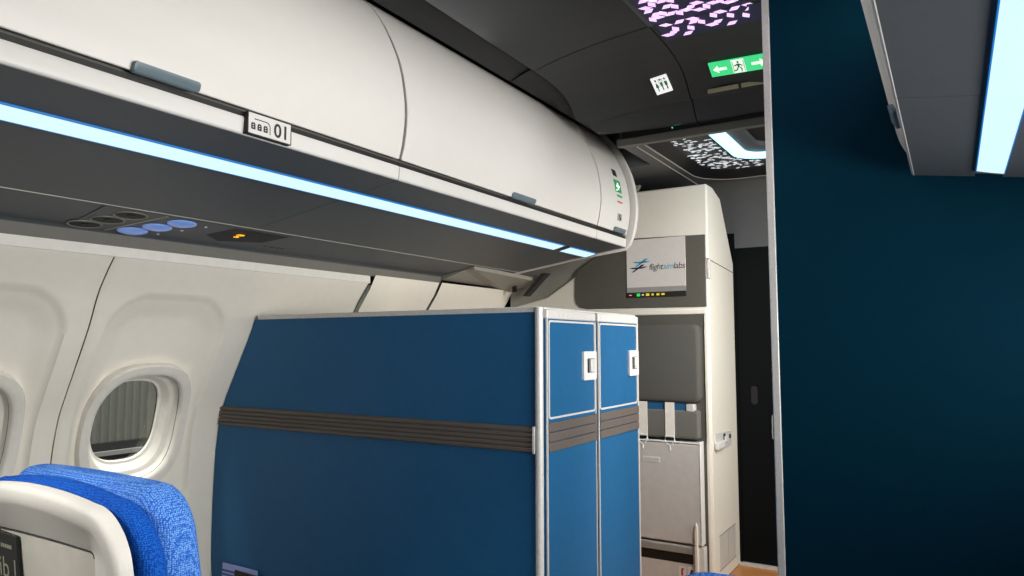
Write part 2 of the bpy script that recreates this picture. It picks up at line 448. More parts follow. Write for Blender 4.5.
# light strips
def light_strip(y0, y1, label, s=1, group='light strips under the bins'):
    t = thing('light_strip', label, 'light strip', (s*(S0+S1)/2, (y0+y1)/2, UZ(S1)-.006), group)
    bm = BM(); m = (S0+S1)/2
    pr = [(S0-.002,UZ(S0)+.006),(S0-.002,UZ(S0)-.003),(m,UZ(m)-.0065),(S1+.002,UZ(S1)-.0085),(S1+.002,UZ(S1)+.006)]
    extrude_y(bm, pr, y0, y1, closed=True)
    obj('lens', mirror(bm, s), M['strip'], t, angle=60, label='bright cyan white lens')
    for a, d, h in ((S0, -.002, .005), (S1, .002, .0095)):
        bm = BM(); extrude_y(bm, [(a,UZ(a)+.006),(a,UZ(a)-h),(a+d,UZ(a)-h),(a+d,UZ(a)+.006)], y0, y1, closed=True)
        obj('lens_halo', mirror(bm, s), M['striphalo'], t, label='blue glowing sliver added beside the lens as its halo')  # added glowing slivers that imitate the blue halo around the lens
    for ye in (y0-.003, y1+.003):
        bm = BM(); extrude_y(bm, [(S0,UZ(S0)+.006),(S0,UZ(S0)-.006),(S1,UZ(S1)-.011),(S1,UZ(S1)+.006)], ye-.003, ye+.003, closed=True); obj('end_cap', mirror(bm, s), M['under'], t)
    return t
light_strip(-1.2, 2.975, 'long bright cyan white light strip under the left overhead bins')
light_strip(3.03, 3.325, 'short bright light strip end piece under the front end bin')

# service rail between the bins and the side wall
rail = thing('service_rail', 'charcoal passenger service rail between left bins and side wall', 'service rail', (-1.39, 1.1, 1.54))
bm = BM()
extrude_y(bm, [(-1.281,1.594),(-1.43,1.5665),(-1.495,1.5545),(-1.503,1.548),(-1.520,1.512),(-1.545,1.512),(-1.545,1.63),(-1.281,1.63)], -1.2, 3.34, closed=True)
obj('rail_panel', bm, M['under'], rail, angle=25)
bm = BM(); extrude_y(bm, [(-1.2785,UZ(-1.2785)-.0025),(-1.281,UZ(-1.281)-.0025),(-1.281,1.60),(-1.277,1.60)], -1.2, 3.34, closed=True)
obj('edge_trim', bm, M['greige'], rail, label='thin pale edge line')
bm = BM(); extrude_y(bm, [(-1.5035,1.546),(-1.5055,1.5475),(-1.5215,1.513),(-1.5195,1.512)], -1.2, 3.0, closed=True)
obj('rail_lip', bm, M['lipgrey'], rail, label='lighter grey lower lip')

# passenger service unit
RZ = lambda x: 1.594 - (-1.28 - x)*.182
psu = thing('passenger_service_unit', 'service unit with three dark holes and blue reading lights above window', 'service unit', (-1.39,1.5,1.55))
def disc_ring(bm, cx, cy, r, d, n=28, squash=1.0):
    return [(cx + r*math.cos(2*PI*k/n), cy + r*squash*math.sin(2*PI*k/n), RZ(cx + r*math.cos(2*PI*k/n)) - d) for k in range(n)]
bm = BM()
pts = [(-1.29,1.10),(-1.29,1.90),(-1.492,1.90),(-1.492,1.10)]
prism(bm, [(x,y,RZ(x)-.0005) for x, y in pts], (0,0,-.0018)); obj('unit_plate', bm, M['under'], psu, bevel=.001)
for i, x in enumerate((-1.460,-1.396,-1.332)):
    y = 1.135 + i*.032
    bm = BM(); loft(bm, [disc_ring(bm, x, y, .033, .0022, squash=1.55), disc_ring(bm, x, y, .033, .0045, squash=1.55), disc_ring(bm, x, y, .030, .005, squash=1.55), disc_ring(bm, x, y, .028, .0025, squash=1.55)]); 
    nz = obj('speaker_ring', bm, M['lipgrey'], psu)
    bm = BM(); bm.faces.new([bm.verts.new(p) for p in disc_ring(bm, x, y, .0295, .0027, squash=1.55)]); box(bm, x-.006, x+.006, y-.008, y+.008, RZ(x)-.0045, RZ(x)-.003)
    obj('speaker_hole', bm, M['black'], nz)
    y = 1.282 + i*.042
    bm = BM(); loft(bm, [disc_ring(bm, x, y, .031, .002, squash=1.55), disc_ring(bm, x, y, .030, .006, squash=1.55), disc_ring(bm, x, y, .020, .011, squash=1.55), disc_ring(bm, x, y, .008, .013, squash=1.55)], cap1=True)
    obj('reading_light', bm, M['lensblue'], psu, label='blue tinted reading light lens')
    bm = BM(); yb = y + .085; loft(bm, [disc_ring(bm, x, yb, .005, .002, 10), disc_ring(bm, x, yb, .004, .004, 10)], cap1=True); obj('light_button', bm, M['silver'], psu)
bm = BM(); prism(bm, [(-1.292,1.290,RZ(-1.292)-.0025),(-1.292,1.294,RZ(-1.292)-.0025),(-1.488,1.212,RZ(-1.488)-.0025),(-1.488,1.208,RZ(-1.488)-.0025)], (0,0,-.0012)); obj('divider', bm, M['ventbeige'], psu)
bm = BM(); poly(bm, [(x,y,RZ(x)-.0026) for x,y in ((-1.30,1.54),(-1.30,1.77),(-1.40,1.73),(-1.445,1.58),(-1.40,1.50))]); 
sg = obj('sign_recess', bm, M['black'], psu, label='black seat belt sign recess', recalc=False)
bm = BM(); 
for a in ((-1.352,1.60,.016,.022),(-1.374,1.60,.012,.014)):
    prism(bm, [(a[0]+dx*a[2], a[1]+dy*a[3], RZ(a[0])-.003) for dx,dy in ((-.5,-.5),(.5,-.3),(.5,.5),(-.5,.3))], (0,0,-.004))
obj('seat_belt_symbol', bm, M['amber'], sg, label='lit amber symbol')
bm = BM()
for k, w in enumerate((.012,.02,.02,.014)):
    poly(bm, [(x,y,RZ(x)-.0026) for x,y in ((-1.425,1.765+k*.026),(-1.425,1.765+k*.026+w),(-1.437,1.765+k*.026+w),(-1.437,1.765+k*.026))])
obj('unit_marking', bm, M['black'], psu, recalc=False)

# ------------------------------------------------------------------ closet
CX, CY0, CY1, CT = -.335, 1.900, 2.655, 1.312
cl = thing('closet_cabinet', 'tall blue closet with silver edges and two doors, at the left window wall', 'closet', (-1.1, 2.28, 0))
left = [(side_x(z)+.004, z) for z in [0,.15,.3,.45,.6,.75,.85,.95,1.05,1.15,1.25,CT-.012]]
def closet_poly(y, inset=0): return [(x, y, z) for x, z in left] + [(CX-.004, y, CT-.012), (CX-.004, y, 0)]
bm = BM(); prism(bm, closet_poly(CY0+.004), (0, CY1-CY0-.004, 0)); obj('cabinet_body', bm, M['blue'], cl)
# aft laminate sheets, above and below the bumper
def sheet(z0, z1):
    zz = [z0 + (z1-z0)*i/8 for i in range(9)]
    return [(side_x(z)+.005, CY0, z) for z in zz] + [(CX-.012, CY0, z1), (CX-.012, CY0, z0)]
bm = BM(); prism(bm, sheet(.952, CT-.014), (0,.006,0)); prism(bm, sheet(.02,.874), (0,.006,0)); obj('aft_panel', bm, M['blue'], cl)
bm = BM()
xl = side_x(.91)+.006
for k in range(5):
    z = .876 + k*.0148
    box(bm, xl, CX-.022, CY0-.010, CY0+.004, z+.001, z+.0118)
box(bm, xl, CX-.022, CY0-.004, CY0+.004, .874, .951)
obj('bumper_rail', bm, M['bumper'], cl, bevel=.002, label='ribbed dark bumper strip across the aft face')
bm = BM(); box(bm, CX-.023, CX-.014, CY0-.013, CY0+.002, .872, .953); obj('bumper_end_cap', bm, M['whitem'], cl, bevel=.002)
bm = BM(); box(bm, side_x(CT)+.02, CX-.010, CY0-.004, CY0+.02, CT-.014, CT+.003); obj('top_edge_trim', bm, M['silver'], cl, bevel=.002)
bm = BM(); tube(bm, [(CX-.004, CY0, 0), (CX-.004, CY0, CT)], .0125, 16); obj('corner_post', bm, M['silver'], cl, label='rounded silver corner post')
bm = BM(); box(bm, side_x(CT)+.03, CX+.004, CY0+.02, CY1+.004, CT-.012, CT+.002); obj('cabinet_top', bm, M['silver'], cl, bevel=.004)
DX = CX + .014
def closet_door(y0, y1, ly0, ly1):
    bm = BM(); box(bm, CX-.002, DX-.003, y0, y1, .02, CT-.034); d = obj('closet_door', bm, M['blue'], cl, bevel=.003)
    bm = BM()
    pr = rrect(y0+.010, y1-.006, .972, 1.274, .012, 4); pi = rrect(y0+.016, y1-.012, .978, 1.268, .009, 4)
    loft(bm, [[(DX-.004,y,z) for y,z in pr],[(DX,y,z) for y,z in pr],[(DX,y,z) for y,z in pi],[(DX-.004,y,z) for y,z in pi]])
    obj('door_border', bm, M['silver'], d, label='thin white border of the upper door panel')
    bm = BM(); box(bm, CX-.004, DX+.001, y0, y1, CT-.034, CT-.004); obj('door_head_rail', bm, M['silver'], d, bevel=.005, bseg=3)
    bm = BM()
    for k in range(3): box(bm, DX-.003, DX+.004, y0+.006, y1-.002, .874+k*.030, .874+k*.030+.028)
    obj('door_bumper', bm, M['bumper'], d, bevel=.002, label='grey brown bumper band')
    bm = BM(); box(bm, DX-.005, DX, y0, y0+.005, .02, CT-.034); box(bm, DX-.005, DX, y1-.004, y1, .02, CT-.034); obj('door_edge', bm, M['silver'], d)
    bm = BM(); z0, z1 = 1.080, 1.176
    po = rrect(ly0, ly1, z0, z1, .006, 3); pi = rrect(ly0+.026, ly1-.012, z0+.024, z1-.024, .004, 3)
    loft(bm, [[(DX-.003,y,z) for y,z in po],[(DX+.005,y,z) for y,z in po],[(DX+.005,y,z) for y,z in pi],[(DX-.002,y,z) for y,z in pi]])
    l = obj('door_latch', bm, M['whitem'], d, angle=30, label='white latch plate')
    return d, (ly0, ly1, z0, z1)
for a in ((1.918, 2.268, 2.163, 2.262), (2.288, 2.652, 2.558, 2.650)):
    d, (ly0, ly1, z0, z1) = closet_door(*a)
    lt = [c for c in COL.objects if c.parent == d and c.name.startswith('door_latch')][0]
    bm = BM(); poly(bm, [(DX-.001,y,z) for y,z in ((ly0+.026,z0+.024),(ly0+.05,z0+.024),(ly0+.05,z1-.024),(ly0+.026,z1-.024))])
    obj('latch_recess', bm, M['black'], d, recalc=False)
    bm = BM(); box(bm, DX-.002, DX+.008, ly0+.050, ly1-.014, z0+.026, z1-.026); obj('latch_paddle', bm, M['silver'], d, bevel=.002)
bm = BM(); box(bm, CX-.002, DX-.008, 2.268, 2.288, .02, CT-.004); obj('door_gap', bm, M['black'], cl)
bm = BM(); box(bm, CX-.004, DX-.002, CY1-.004, CY1+.012, .0, CT-.006); obj('front_post', bm, M['silver'], cl, bevel=.003)
# leaflets in a holder on the aft face
lf = thing('leaflet', 'blue leaflet with lavender header on the closet aft face', 'leaflet', (-1.70,1.893,.05))
bm = BM(); prism(bm, [(-1.782,1.893,.05),(-1.575,1.893,.05),(-1.575,1.893,.336),(-1.782,1.893,.336)], (0,.0035,0)); obj('leaflet_sheet', bm, M['leafblue'], lf)
bm = BM(); prism(bm, [(-1.782,1.8928,.312),(-1.575,1.8928,.312),(-1.575,1.8928,.3365),(-1.782,1.8928,.3365)], (0,-.0008,0))
for k in range(5): prism(bm, [(-1.785,1.8928,.297-k*.014),(-1.70,1.8928,.297-k*.014),(-1.70,1.8928,.303-k*.014),(-1.785,1.8928,.303-k*.014)], (0,-.0006,0))
obj('leaflet_header', bm, M['leaf'], lf, label='pale lavender header and lines')
hd = thing('leaflet_holder', 'black holder clip over the leaflets on the closet aft face', 'holder', (-1.55,1.885,.03))
bm = BM(); prism(bm, [(-1.70,1.884,.03),(-1.40,1.884,.03),(-1.40,1.884,.255),(-1.53,1.884,.312),(-1.56,1.884,.318),(-1.70,1.884,.322)], (0,.0065,0)); obj('holder_front', bm, M['black'], hd, bevel=.002)
lf2 = thing('leaflet', 'cream leaflet right of the black holder on the closet aft face', 'leaflet', (-1.47,1.893,.05))
bm = BM(); prism(bm, [(-1.535,1.8935,.05),(-1.42,1.8935,.05),(-1.42,1.8935,.312),(-1.535,1.8935,.312)], (0,.0035,0)); obj('leaflet_sheet', bm, M['belt'], lf2)

# ------------------------------------------------------------------ passenger seats
def seat_outline(w, top, crown, rc, zlow, n=10, taper=0.0):
    """half-width w, corner radius rc, slight crown; closed polygon in (x,z)"""
    pts = [(-w*.96, zlow), (w*.96, zlow), (w, zlow+.2)]
    zc = top - crown - rc
    for k in range(n+1):
        t = PI/2*k/n; pts.append((w - rc + rc*math.cos(t), zc + rc*math.sin(t)))
    for k in range(1, 12):
        u = 1 - 2*k/12; x = (w-rc)*u; pts.append((x, top - crown*u*u))
    for k in range(n+1):
        t = PI/2 + PI/2*k/n; pts.append((-w + rc + rc*math.cos(t), zc + rc*math.sin(t)))
    pts.append((-w, zlow+.2))
    return [(x*(1 - taper*smooth((z-(top-.24))/.24)), z) for x, z in pts]
def inset(pts, d):
    n = len(pts); out = []
    for i in range(n):
        a, b, c = Vector(pts[i-1]), Vector(pts[i]), Vector(pts[(i+1) % n])
        t = (c-a).normalized(); out.append((b.x - t.y*d, b.y + t.x*d))
    return out
TLT = .10
def lay(pts, cx, y, ztop): return [(cx + x, y + (ztop - z)*TLT, z) for x, z in pts]
def pillow(bm, cx, out, y0, y1, r, steps=4, zt=.98):
    rings = []
    for k in range(steps+1):
        t = PI/2*k/steps; rings.append(lay(inset(out, r*(1-math.sin(t))), cx, y0 + r*(1-math.cos(t)), zt))
    for k in range(steps+1):
        t = PI/2*(1-k/steps); rings.append(lay(inset(out, r*(1-math.sin(t))), cx, y1 - r*(1-math.cos(t)), zt))
    loft(bm, rings, True, True, True)
def make_seat(cx, label, dy=0):
    t = thing('passenger_chair', label, 'seat', (cx, .75, 0), 'passenger seats')
    po_ = seat_outline(.153, .887, .002, .010, .46)
    so = seat_outline(.262, .973, .012, .085, .40, taper=.03)
    bm = BM()
    rings = [lay(so,cx,.610,.98), lay(so,cx,.592,.98), lay(inset(so,.003),cx,.587,.98), lay(inset(so,.010),cx,.584,.98), lay(inset(so,.026),cx,.5845,.98), lay(inset(so,.032),cx,.587,.98), lay(inset(so,.036),cx,.589,.98), lay(po_,cx,.611,.98), lay(po_,cx,.614,.98)]
    loft(bm, rings, True, False, False)
    obj('seat_shell', bm, M['shell'], t, angle=45, label='white plastic seat back shell')
    bm = BM(); r = inset(po_,-.004); loft(bm, [lay(r,cx,.6125,.98), lay(r,cx,.6165,.98)], True, True, True); obj('literature_pocket', bm, M['pocket'], t, label='grey recessed pocket')
    bm = BM(); tube(bm, lay([p for p in po_ if p[1] > .70], cx, .611, .98), .0014, 6); obj('pocket_seam', bm, M['seam'], t)
    bm = BM(); pillow(bm, cx+.003, seat_outline(.279, .980, .014, .10, .42, taper=.05), .618, .660, .020); obj('back_cushion', bm, M['fab'], t, angle=60, label='blue woven back cushion')
    bm = BM(); pillow(bm, cx, seat_outline(.269, .981, .003, .070, .46, taper=.12), .662, .735, .028, 5); obj('headrest', bm, M['fabl'], t, angle=60, label='lighter blue front cushion')
    bm = BM()
    ring = [(cx+x, 0, z) for x, z in rrect(-.25,.25,.34,.46,.04,4)]
    loft(bm, [[(p[0]*1,.73,p[2]) for p in ring],[(p[0],.76,p[2]) for p in ring],[(p[0],1.16,p[2]+.02) for p in ring],[(cx+(p[0]-cx)*.96,1.20,.41+(p[2]-.40)*.7) for p in ring]], True, True, True)
    obj('seat_cushion', bm, M['fab'], t, angle=60)
    for s in (-1, 1):
        bm = BM(); prism(bm, [(cx+s*.262,.74,.60),(cx+s*.262,1.10,.60),(cx+s*.262,1.12,.62),(cx+s*.262,1.10,.65),(cx+s*.262,.74,.65)], (s*.035,0,0)); obj('armrest', bm, M['under'], t, bevel=.008, bseg=3)
        bm = BM(); box(bm, cx+s*.18-.02, cx+s*.18+.02, .80, .86, 0, .345); box(bm, cx+s*.18-.02, cx+s*.18+.02, .80, 1.12, .30, .35); box(bm, cx+s*.18-.02, cx+s*.18+.02, 1.06, 1.12, 0, .345)
        obj('leg', bm, M['steel'], t, bevel=.004)
    return t
SX = -.550
make_seat(SX, 'blue seat with white back shell and black booklet in its pocket')
right_chair = make_seat(SX+1.245, 'blue seat whose top edge just shows below the grey crew seat'); right_chair.location.y += .002
bk = thing('booklet', 'black booklet in the grey pocket of the white seat shell', 'booklet', (-.69,.64,.66))
def bkp(x, z, d=0): return (x, .611 + (.98-z)*TLT - d, z)
bm = BM(); prism(bm, [bkp(-.84,.66),bkp(-.616,.66),bkp(-.628,.878),bkp(-.84,.885)], (0,-.006,0)); obj('booklet_cover', bm, M['booklet'], bk, bevel=.001)
bm = BM(); ex, ey = Vector((1,.0,-.02)).normalized(), Vector((0,-TLT,1)).normalized()
for k in range(6): 
    x = -.680 + k*.0065; prism(bm, [bkp(x,.8545,.0065),bkp(x+.0045,.8545,.0065),bkp(x+.0045,.861,.0065),bkp(x,.861,.0065)], (0,-.0004,0))
text_into(bm, 'ib l', .050, bkp(-.690,.805,.0068), ex, ey)
obj('booklet_print', bm, M['bookink'], bk, label='pale cover lettering', recalc=False)

# ------------------------------------------------------------------ right bulkhead
bh = thing('bulkhead_partition', 'dark navy bulkhead partition with silver edge filling the right side', 'partition', (1.05, 2.40, 0))
bm = BM(); pts = [(.260,2.38,0),(.260,2.38,2.345),(.9,2.38,2.33),(1.45,2.38,2.2),(1.53,2.38,1.52)] + [(-side_x(z),2.38,z) for z in (1.4,1.25,1.1,.95,.8,.6,.4,.2,0)]
prism(bm, pts, (0,.035,0)); obj('partition_panel', bm, M['navy'], bh)
bm = BM(); box(bm, .238, .2615, 2.377, 2.418, 0, 2.346); obj('edge_trim', bm, M['silver'], bh, bevel=.003, label='brushed silver edge')

# right bins, strip and rail (mirror of the left)
DOOR = catmull([(-.642,1.745),(-.622,1.79),(-.608,1.86),(-.612,1.93),(-.636,2.03),(-.678,2.12),(-.728,2.20),(-.785,2.265),(-.85,2.31),(-.95,2.335)], 5)
make_bin(1.58, 2.345, 'short white bin at the upper right, against the navy partition', -1, latch=(1.87,2.03,1.742,1.764))
make_bin(-1.2, 1.58, 'long white bin at the upper right edge, behind the short one', -1, latch=(-.1,.05,1.742,1.764))
light_strip(-1.2, 2.26, 'bright light strip under the bins at the right edge', -1)
bm = BM(); extrude_y(bm, [(1.281,1.594),(1.495,1.5545),(1.503,1.548),(1.520,1.512),(1.545,1.512),(1.545,1.63),(1.281,1.63)], -1.2, 2.374, closed=True)
tag(obj('service_rail', bm, M['under'], angle=25), 'charcoal rail under the bins beside the right wall', 'service rail')
bm = BM(); extrude_y(bm, [(-side_x(z)+.0, z) for z in [1.472-.08*i for i in range(19)]] , -1.6, 2.374); struct('wall_right', bm, M['wall'])

# ------------------------------------------------------------------ ceiling
CP = [(-.645,2.283),(-.56,2.303),(-.46,2.322),(-.33,2.338),(-.16,2.350)]
def ceil_z(x): 
    x = -abs(x)
    for a, b in zip(CP, CP[1:]):
        if a[0] <= x <= b[0]: return a[1] + (b[1]-a[1])*(x-a[0])/(b[0]-a[0])
    return CP[-1][1] if x > -.16 else CP[0][1]
JC = 2.41
for s, nm in ((1,'ceiling'), (-1,'ceiling')):
    bm = BM(); pr = [(x, z) for x, z in CP[:-1]] + [(-.166,2.350),(-.166,2.37),(-.645,2.31)]
    extrude_y(bm, pr, -1.2, JC-.002, closed=True)
    struct(nm, mirror(bm, s), M['ceil'], angle=50)
# cove beside the bins
for s in (1, -1):
    bm = BM(); extrude_y(bm, [(-.640,2.306),(-.70,2.290),(-.758,2.2635),(-.80,2.36),(-.64,2.36)], -1.2, JC+.03, closed=True); struct('trim_2', mirror(bm, s), M['cove'])
# rail framing the light panel
for s in (1,):
    bm = BM(); extrude_y(bm, [(-.165,2.349),(-.150,2.347),(-.146,2.349),(-.146,2.37),(-.165,2.37)], -1.2, JC-.002, closed=True)
    struct('trim_3', mirror(bm, s), M['greige'] if 0 else M['under'])
# mood-lit ceiling panel with lilac tiles
mp = thing('mood_light_panel', 'navy ceiling light panel with a lilac parallelogram pattern', 'ceiling light', (.04, 1.2, 2.345))
bm = BM(); box(bm, -.1455, .24, -1.2, JC-.003, 2.3485, 2.365); TILES = [(-0.12,2.263,'A'),(-0.092,2.249,'B'),(-0.119,2.29,'C'),(-0.105,2.326,'C'),(-0.081,2.333,'B'),(-0.129,2.359,'B'),(-0.106,2.351,'A'),(-0.058,2.347,'C'),(-0.031,2.357,'B'),(-0.004,2.348,'A'),(0.016,2.333,'C'),(0.042,2.316,'A'),(0.063,2.358,'B'),(0.035,2.369,'A'),(-0.053,2.289,'C'),(-0.03,2.303,'B'),(-0.029,2.252,'B'),(-0.053,2.242,'C'),(-0.076,2.223,'B'),(0.09,2.344,'A'),(0.114,2.338,'B'),(0.133,2.367,'A'),(0.158,2.362,'C')]
TILES_F = [(-0.104,2.422,'A'),(-0.053,2.421,'C'),(-0.083,2.469,'B'),(-0.098,2.491,'C'),(-0.124,2.504,'A'),(-0.006,2.422,'A'),(-0.009,2.446,'C'),(0.015,2.461,'B'),(-0.032,2.488,'B'),(-0.054,2.525,'C'),(0.092,2.42,'A'),(0.065,2.434,'B'),(0.064,2.489,'C'),(0.041,2.502,'A'),(0.116,2.464,'B'),(0.141,2.421,'C'),(0.106,2.525,'C'),(0.189,2.419,'A'),(0.189,2.446,'C'),(0.163,2.491,'B'),(0.21,2.461,'B')]
ANG = {'A':22, 'C':-27, 'B':76}
def rhombus(bm, x, y, z, a, side=.0275, mi=0):
    a = math.radians(a); L, S = side*.866*1.02, side*.5*1.02
    e, f = Vector((math.cos(a),math.sin(a),0)), Vector((-math.sin(a),math.cos(a),0)); c = Vector((x,y,z))
    prism(bm, [c+e*L, c+f*S, c-e*L, c-f*S], (0,0,.001), mi)
for x, y, k in TILES: rhombus(bm, x, y, 2.3478, ANG[k], mi=1)
for x, y, k in TILES:                       # the pattern repeats further aft
    for r in (1, 2, 3, 4): rhombus(bm, x*(-1 if r % 2 else 1)+(.05 if r % 2 else 0), y-.152*r, 2.3478, ANG[k], mi=1) if -.13 < x*(-1 if r % 2 else 1)+(.05 if r % 2 else 0) < .225 else None
obj('panel_lens', bm, [M['moodbg'], M['purple']], mp, label='navy lens with lit lilac tiles')

# forward transition: the ceiling curves down to a header
def drop(y):
    P = [(2.41,0),(2.52,.002),(2.60,.008),(2.68,.024),(2.73,.048),(2.775,.088),(2.81,.127)]
    for a, b in zip(P, P[1:]):
        if a[0] <= y <= b[0]: return a[1] + (b[1]-a[1])*smooth((y-a[0])/(b[0]-a[0]))*.0 + (b[1]-a[1])*((y-a[0])/(b[0]-a[0]))
    return P[-1][1]
YS = [2.41 + .42*i/24 for i in range(25)]
def trans(name, xs, y0=JC+.002, m='ceil'):
    bm = BM(); rings = []
    for x in xs:
        sh = .10*(1 - min(1, abs(x)/.645))       # the centre reaches a little further forward
        r = [(x, (y0 if i == 0 else y) + sh*smooth((y-2.41)/.42), ceil_z(x) - drop(y)) for i, y in enumerate(YS)]
        r = [(a, b, max(c, 1.202+(.73-a)/1.4)) for a, b, c in r]; k0 = 1.202+(.73-x)/1.4
        r.append((x, 2.845+sh, ceil_z(x)-.150)); r.append((x, 2.875+sh, min(ceil_z(x)-.178, 2.163))); r.append((x, 2.885+sh, 2.150-.012*0))
        r.append((x, 2.93+sh, 2.150)); r.append((x, 2.93+sh, 2.36)); rings.append([(a, b, max(c, k0)) for a, b, c in r])
    loft(bm, rings, closed=False)
    return struct(name, bm, M[m], angle=30)
trans('ceiling', [-.645,-.60,-.52,-.44,-.36,-.28,-.22,-.163])
trans('ceiling', [-.159,-.10,-.03,.04,.10,.16,.20,.24])
# dark backing behind the seam and cove continuing down
bm = BM(); rings = []
for x, dz in ((-.647,.012),(-.70,-.004),(-.752,-.03),(-.80,.05)):
    rings.append([(x, y, max(1.202+(.73-x)/1.4, 2.283 + dz - drop(y)*.9)) for y in YS] + [(x, 2.90, max(1.202+(.73-x)/1.4, 2.283+dz-.18))])
loft(bm, rings, closed=False); struct('trim_2', bm, M['cove'])
bm = BM()
for y0, y1 in zip(YS, YS[1:]):
    a, b = 2.358-drop(y0), 2.358-drop(y1)
    sh0, sh1 = .075*smooth((y0-2.41)/.42), .075*smooth((y1-2.41)/.42)
    poly(bm, [(-.166,y0+sh0,a),(-.156,y0+sh0,a),(-.156,y1+sh1,b),(-.166,y1+sh1,b)])
struct('trim_4', bm, M['black'], recalc=False)
bm = BM(); box(bm, -.66, .24, JC-.02, JC+.02, 2.372, 2.376); bm2 = bm
struct('trim_5', bm2, M['black'])
# forward light panel: lilac tiles on the start of the transition
fp = thing('mood_light_panel', 'small navy light panel with lilac tiles, nearest the green exit sign', 'ceiling light', (.04, 2.48, 2.33))
bmb = BM(); rings = []
for x in (-.142,-.05,.05,.15,.235):
    rings.append([(x, JC+.004 + .135*i/8, ceil_z(x) - drop(JC+.004 + .135*i/8) - .0015) for i in range(9)])
loft(bmb, rings, closed=False)
for x, y, k in TILES_F: rhombus(bmb, x, y, 2.350 - drop(y) - .0035, ANG[k], mi=1)
obj('panel_lens', bmb, [M['moodbg'], M['purple']], fp, label='navy lens with lit lilac tiles', recalc=False)

# signs on the transition
def on_trans(x, y):
    sh = .10*(1 - min(1, abs(x)/.645)); lo, hi = 2.41, 2.83
    for _ in range(40):
        m = (lo+hi)/2
        if m + sh*smooth((m-2.41)/.42) < y: lo = m
        else: hi = m
    return Vector((x, y, ceil_z(x) - drop(lo)))
def sign_frame(x0, x1, ytop, ybot, lift=.004):
    a = on_trans(x0, ytop); b = on_trans(x1, ytop); c = on_trans(x0, ybot)
    ex = (b-a).normalized(); ey = (a-c).normalized(); n = ex.cross(ey); 
    if n.y > 0: n = -n
    ey = (ey - ex*ey.dot(ex)).normalized()
    return c + n*lift, ex, ey, n, (b-a).length, (a-c).length
def sq(bm, fr, u0, u1, v0, v1, d=.0): 
    o, ex, ey, n = fr[:4]; poly(bm, [o+ex*u0+ey*v0+n*d, o+ex*u1+ey*v0+n*d, o+ex*u1+ey*v1+n*d, o+ex*u0+ey*v1+n*d])
def shape(bm, fr, pts, d, sx=1, sy=1, ox=0, oy=0):
    o, ex, ey, n = fr[:4]; poly(bm, [o+ex*(ox+p*sx)+ey*(oy+q*sy)+n*d for p, q in pts])
def plate(bm, fr, u0, u1, v0, v1, th):
    o, ex, ey, n = fr[:4]; prism(bm, [o+ex*u0+ey*v0, o+ex*u1+ey*v0, o+ex*u1+ey*v1, o+ex*u0+ey*v1], n*th)
EX = None
def exit_sign():
    fr = sign_frame(-.054, .175, 2.77, 2.835, .002); W, H = fr[4], fr[5]
    t = thing('exit_sign', 'lit green exit sign with arrows and running figure on the ceiling', 'exit sign', fr[0])
    bm = BM(); plate(bm, fr, 0, W, 0, H, .006); obj('sign_plate', bm, M['greenlit'], t, bevel=.001)
    bm = BM(); d = .0066
    sq(bm, fr, W*.385, W*.60, H*.05, H*.97, d)
    A = [(0,.5),(.40,.95),(.40,.66),(1,.66),(1,.34),(.40,.34),(.40,.05)]
    shape(bm, fr, A, d, .055, H*.62, .012, H*.19)
    shape(bm, fr, [(1-p, q) for p, q in A], d, .055, H*.62, W-.067, H*.19)
    obj('arrows', bm, M['whitelit'], t, label='pale arrows and centre field', recalc=False)
    bm = BM(); d = .0072; ox, oy = W*.40, H*.10; s = H*.8; w = W*.19
    for a, b, c2, e in ((.50,.78,.16,.14),): shape(bm, fr, [(.42,.80),(.50,.74),(.58,.80),(.58,.92),(.50,.98),(.42,.92)], d, w, s, ox, oy)
    for pts in ([(.38,.72),(.62,.72),(.56,.42),(.40,.42)],[(.38,.72),(.10,.60),(.14,.52),(.40,.60)],[(.60,.70),(.90,.52),(.86,.46),(.58,.58)],[(.40,.44),(.24,.24),(.04,.16),(.04,.08),(.32,.14),(.50,.42)],[(.50,.44),(.66,.26),(.62,.02),(.72,.02),(.78,.30),(.58,.46)]):
        shape(bm, fr, pts, d, w, s, ox, oy)
    for pts in ([(0,0),(.05,0),(.05,1),(0,1)],[(.95,0),(1,0),(1,1),(.95,1)]): shape(bm, fr, pts, d, w, s, ox, oy)
    obj('running_figure', bm, M['green'], t, label='green running figure in a doorway', recalc=False)
exit_sign()
def lav_sign():
    fr = sign_frame(-.287, -.218, 2.765, 2.832, .002); W, H = fr[4], fr[5]*1.0
    t = thing('lavatory_sign', 'small white sign with three green figures on the dark ceiling', 'sign', fr[0])
    bm = BM(); plate(bm, fr, 0, W, 0, H, .004); obj('sign_plate', bm, M['signwhite'], t, bevel=.001)
    def fig(bm, cx, skirt):
        d = .0046
        shape(bm, fr, [(.42,.86),(.5,.80),(.58,.86),(.58,.96),(.5,1.0),(.42,.96)], d, W*.62, H*.78, cx-W*.31, H*.10)
        body = [(.30,.35),(.42,.78),(.58,.78),(.70,.35),(.56,.35),(.56,0),(.44,0),(.44,.35)] if skirt else [(.33,.40),(.33,.78),(.67,.78),(.67,.40),(.58,.40),(.58,0),(.42,0),(.42,.40)]
        shape(bm, fr, body, d, W*.5, H*.62, cx-W*.25, H*.18)
    bm = BM(); fig(bm, W*.24, True); obj('figure', bm, M['green'], t, recalc=False)
    bm = BM(); fig(bm, W*.79, False); obj('figure', bm, M['green'], t, recalc=False)
    bm = BM(); fig(bm, W*.52, False); 
    for u0,u1,v0,v1 in ((.40,.64,.82,.86),(.40,.43,.66,.84),(.61,.64,.66,.84)): sq(bm, fr, W*u0, W*u1, H*v0, H*v1, .0048)
    obj('middle_figure', bm, M['greygreen'], t, label='grey green figure in a frame', recalc=False)
lav_sign()
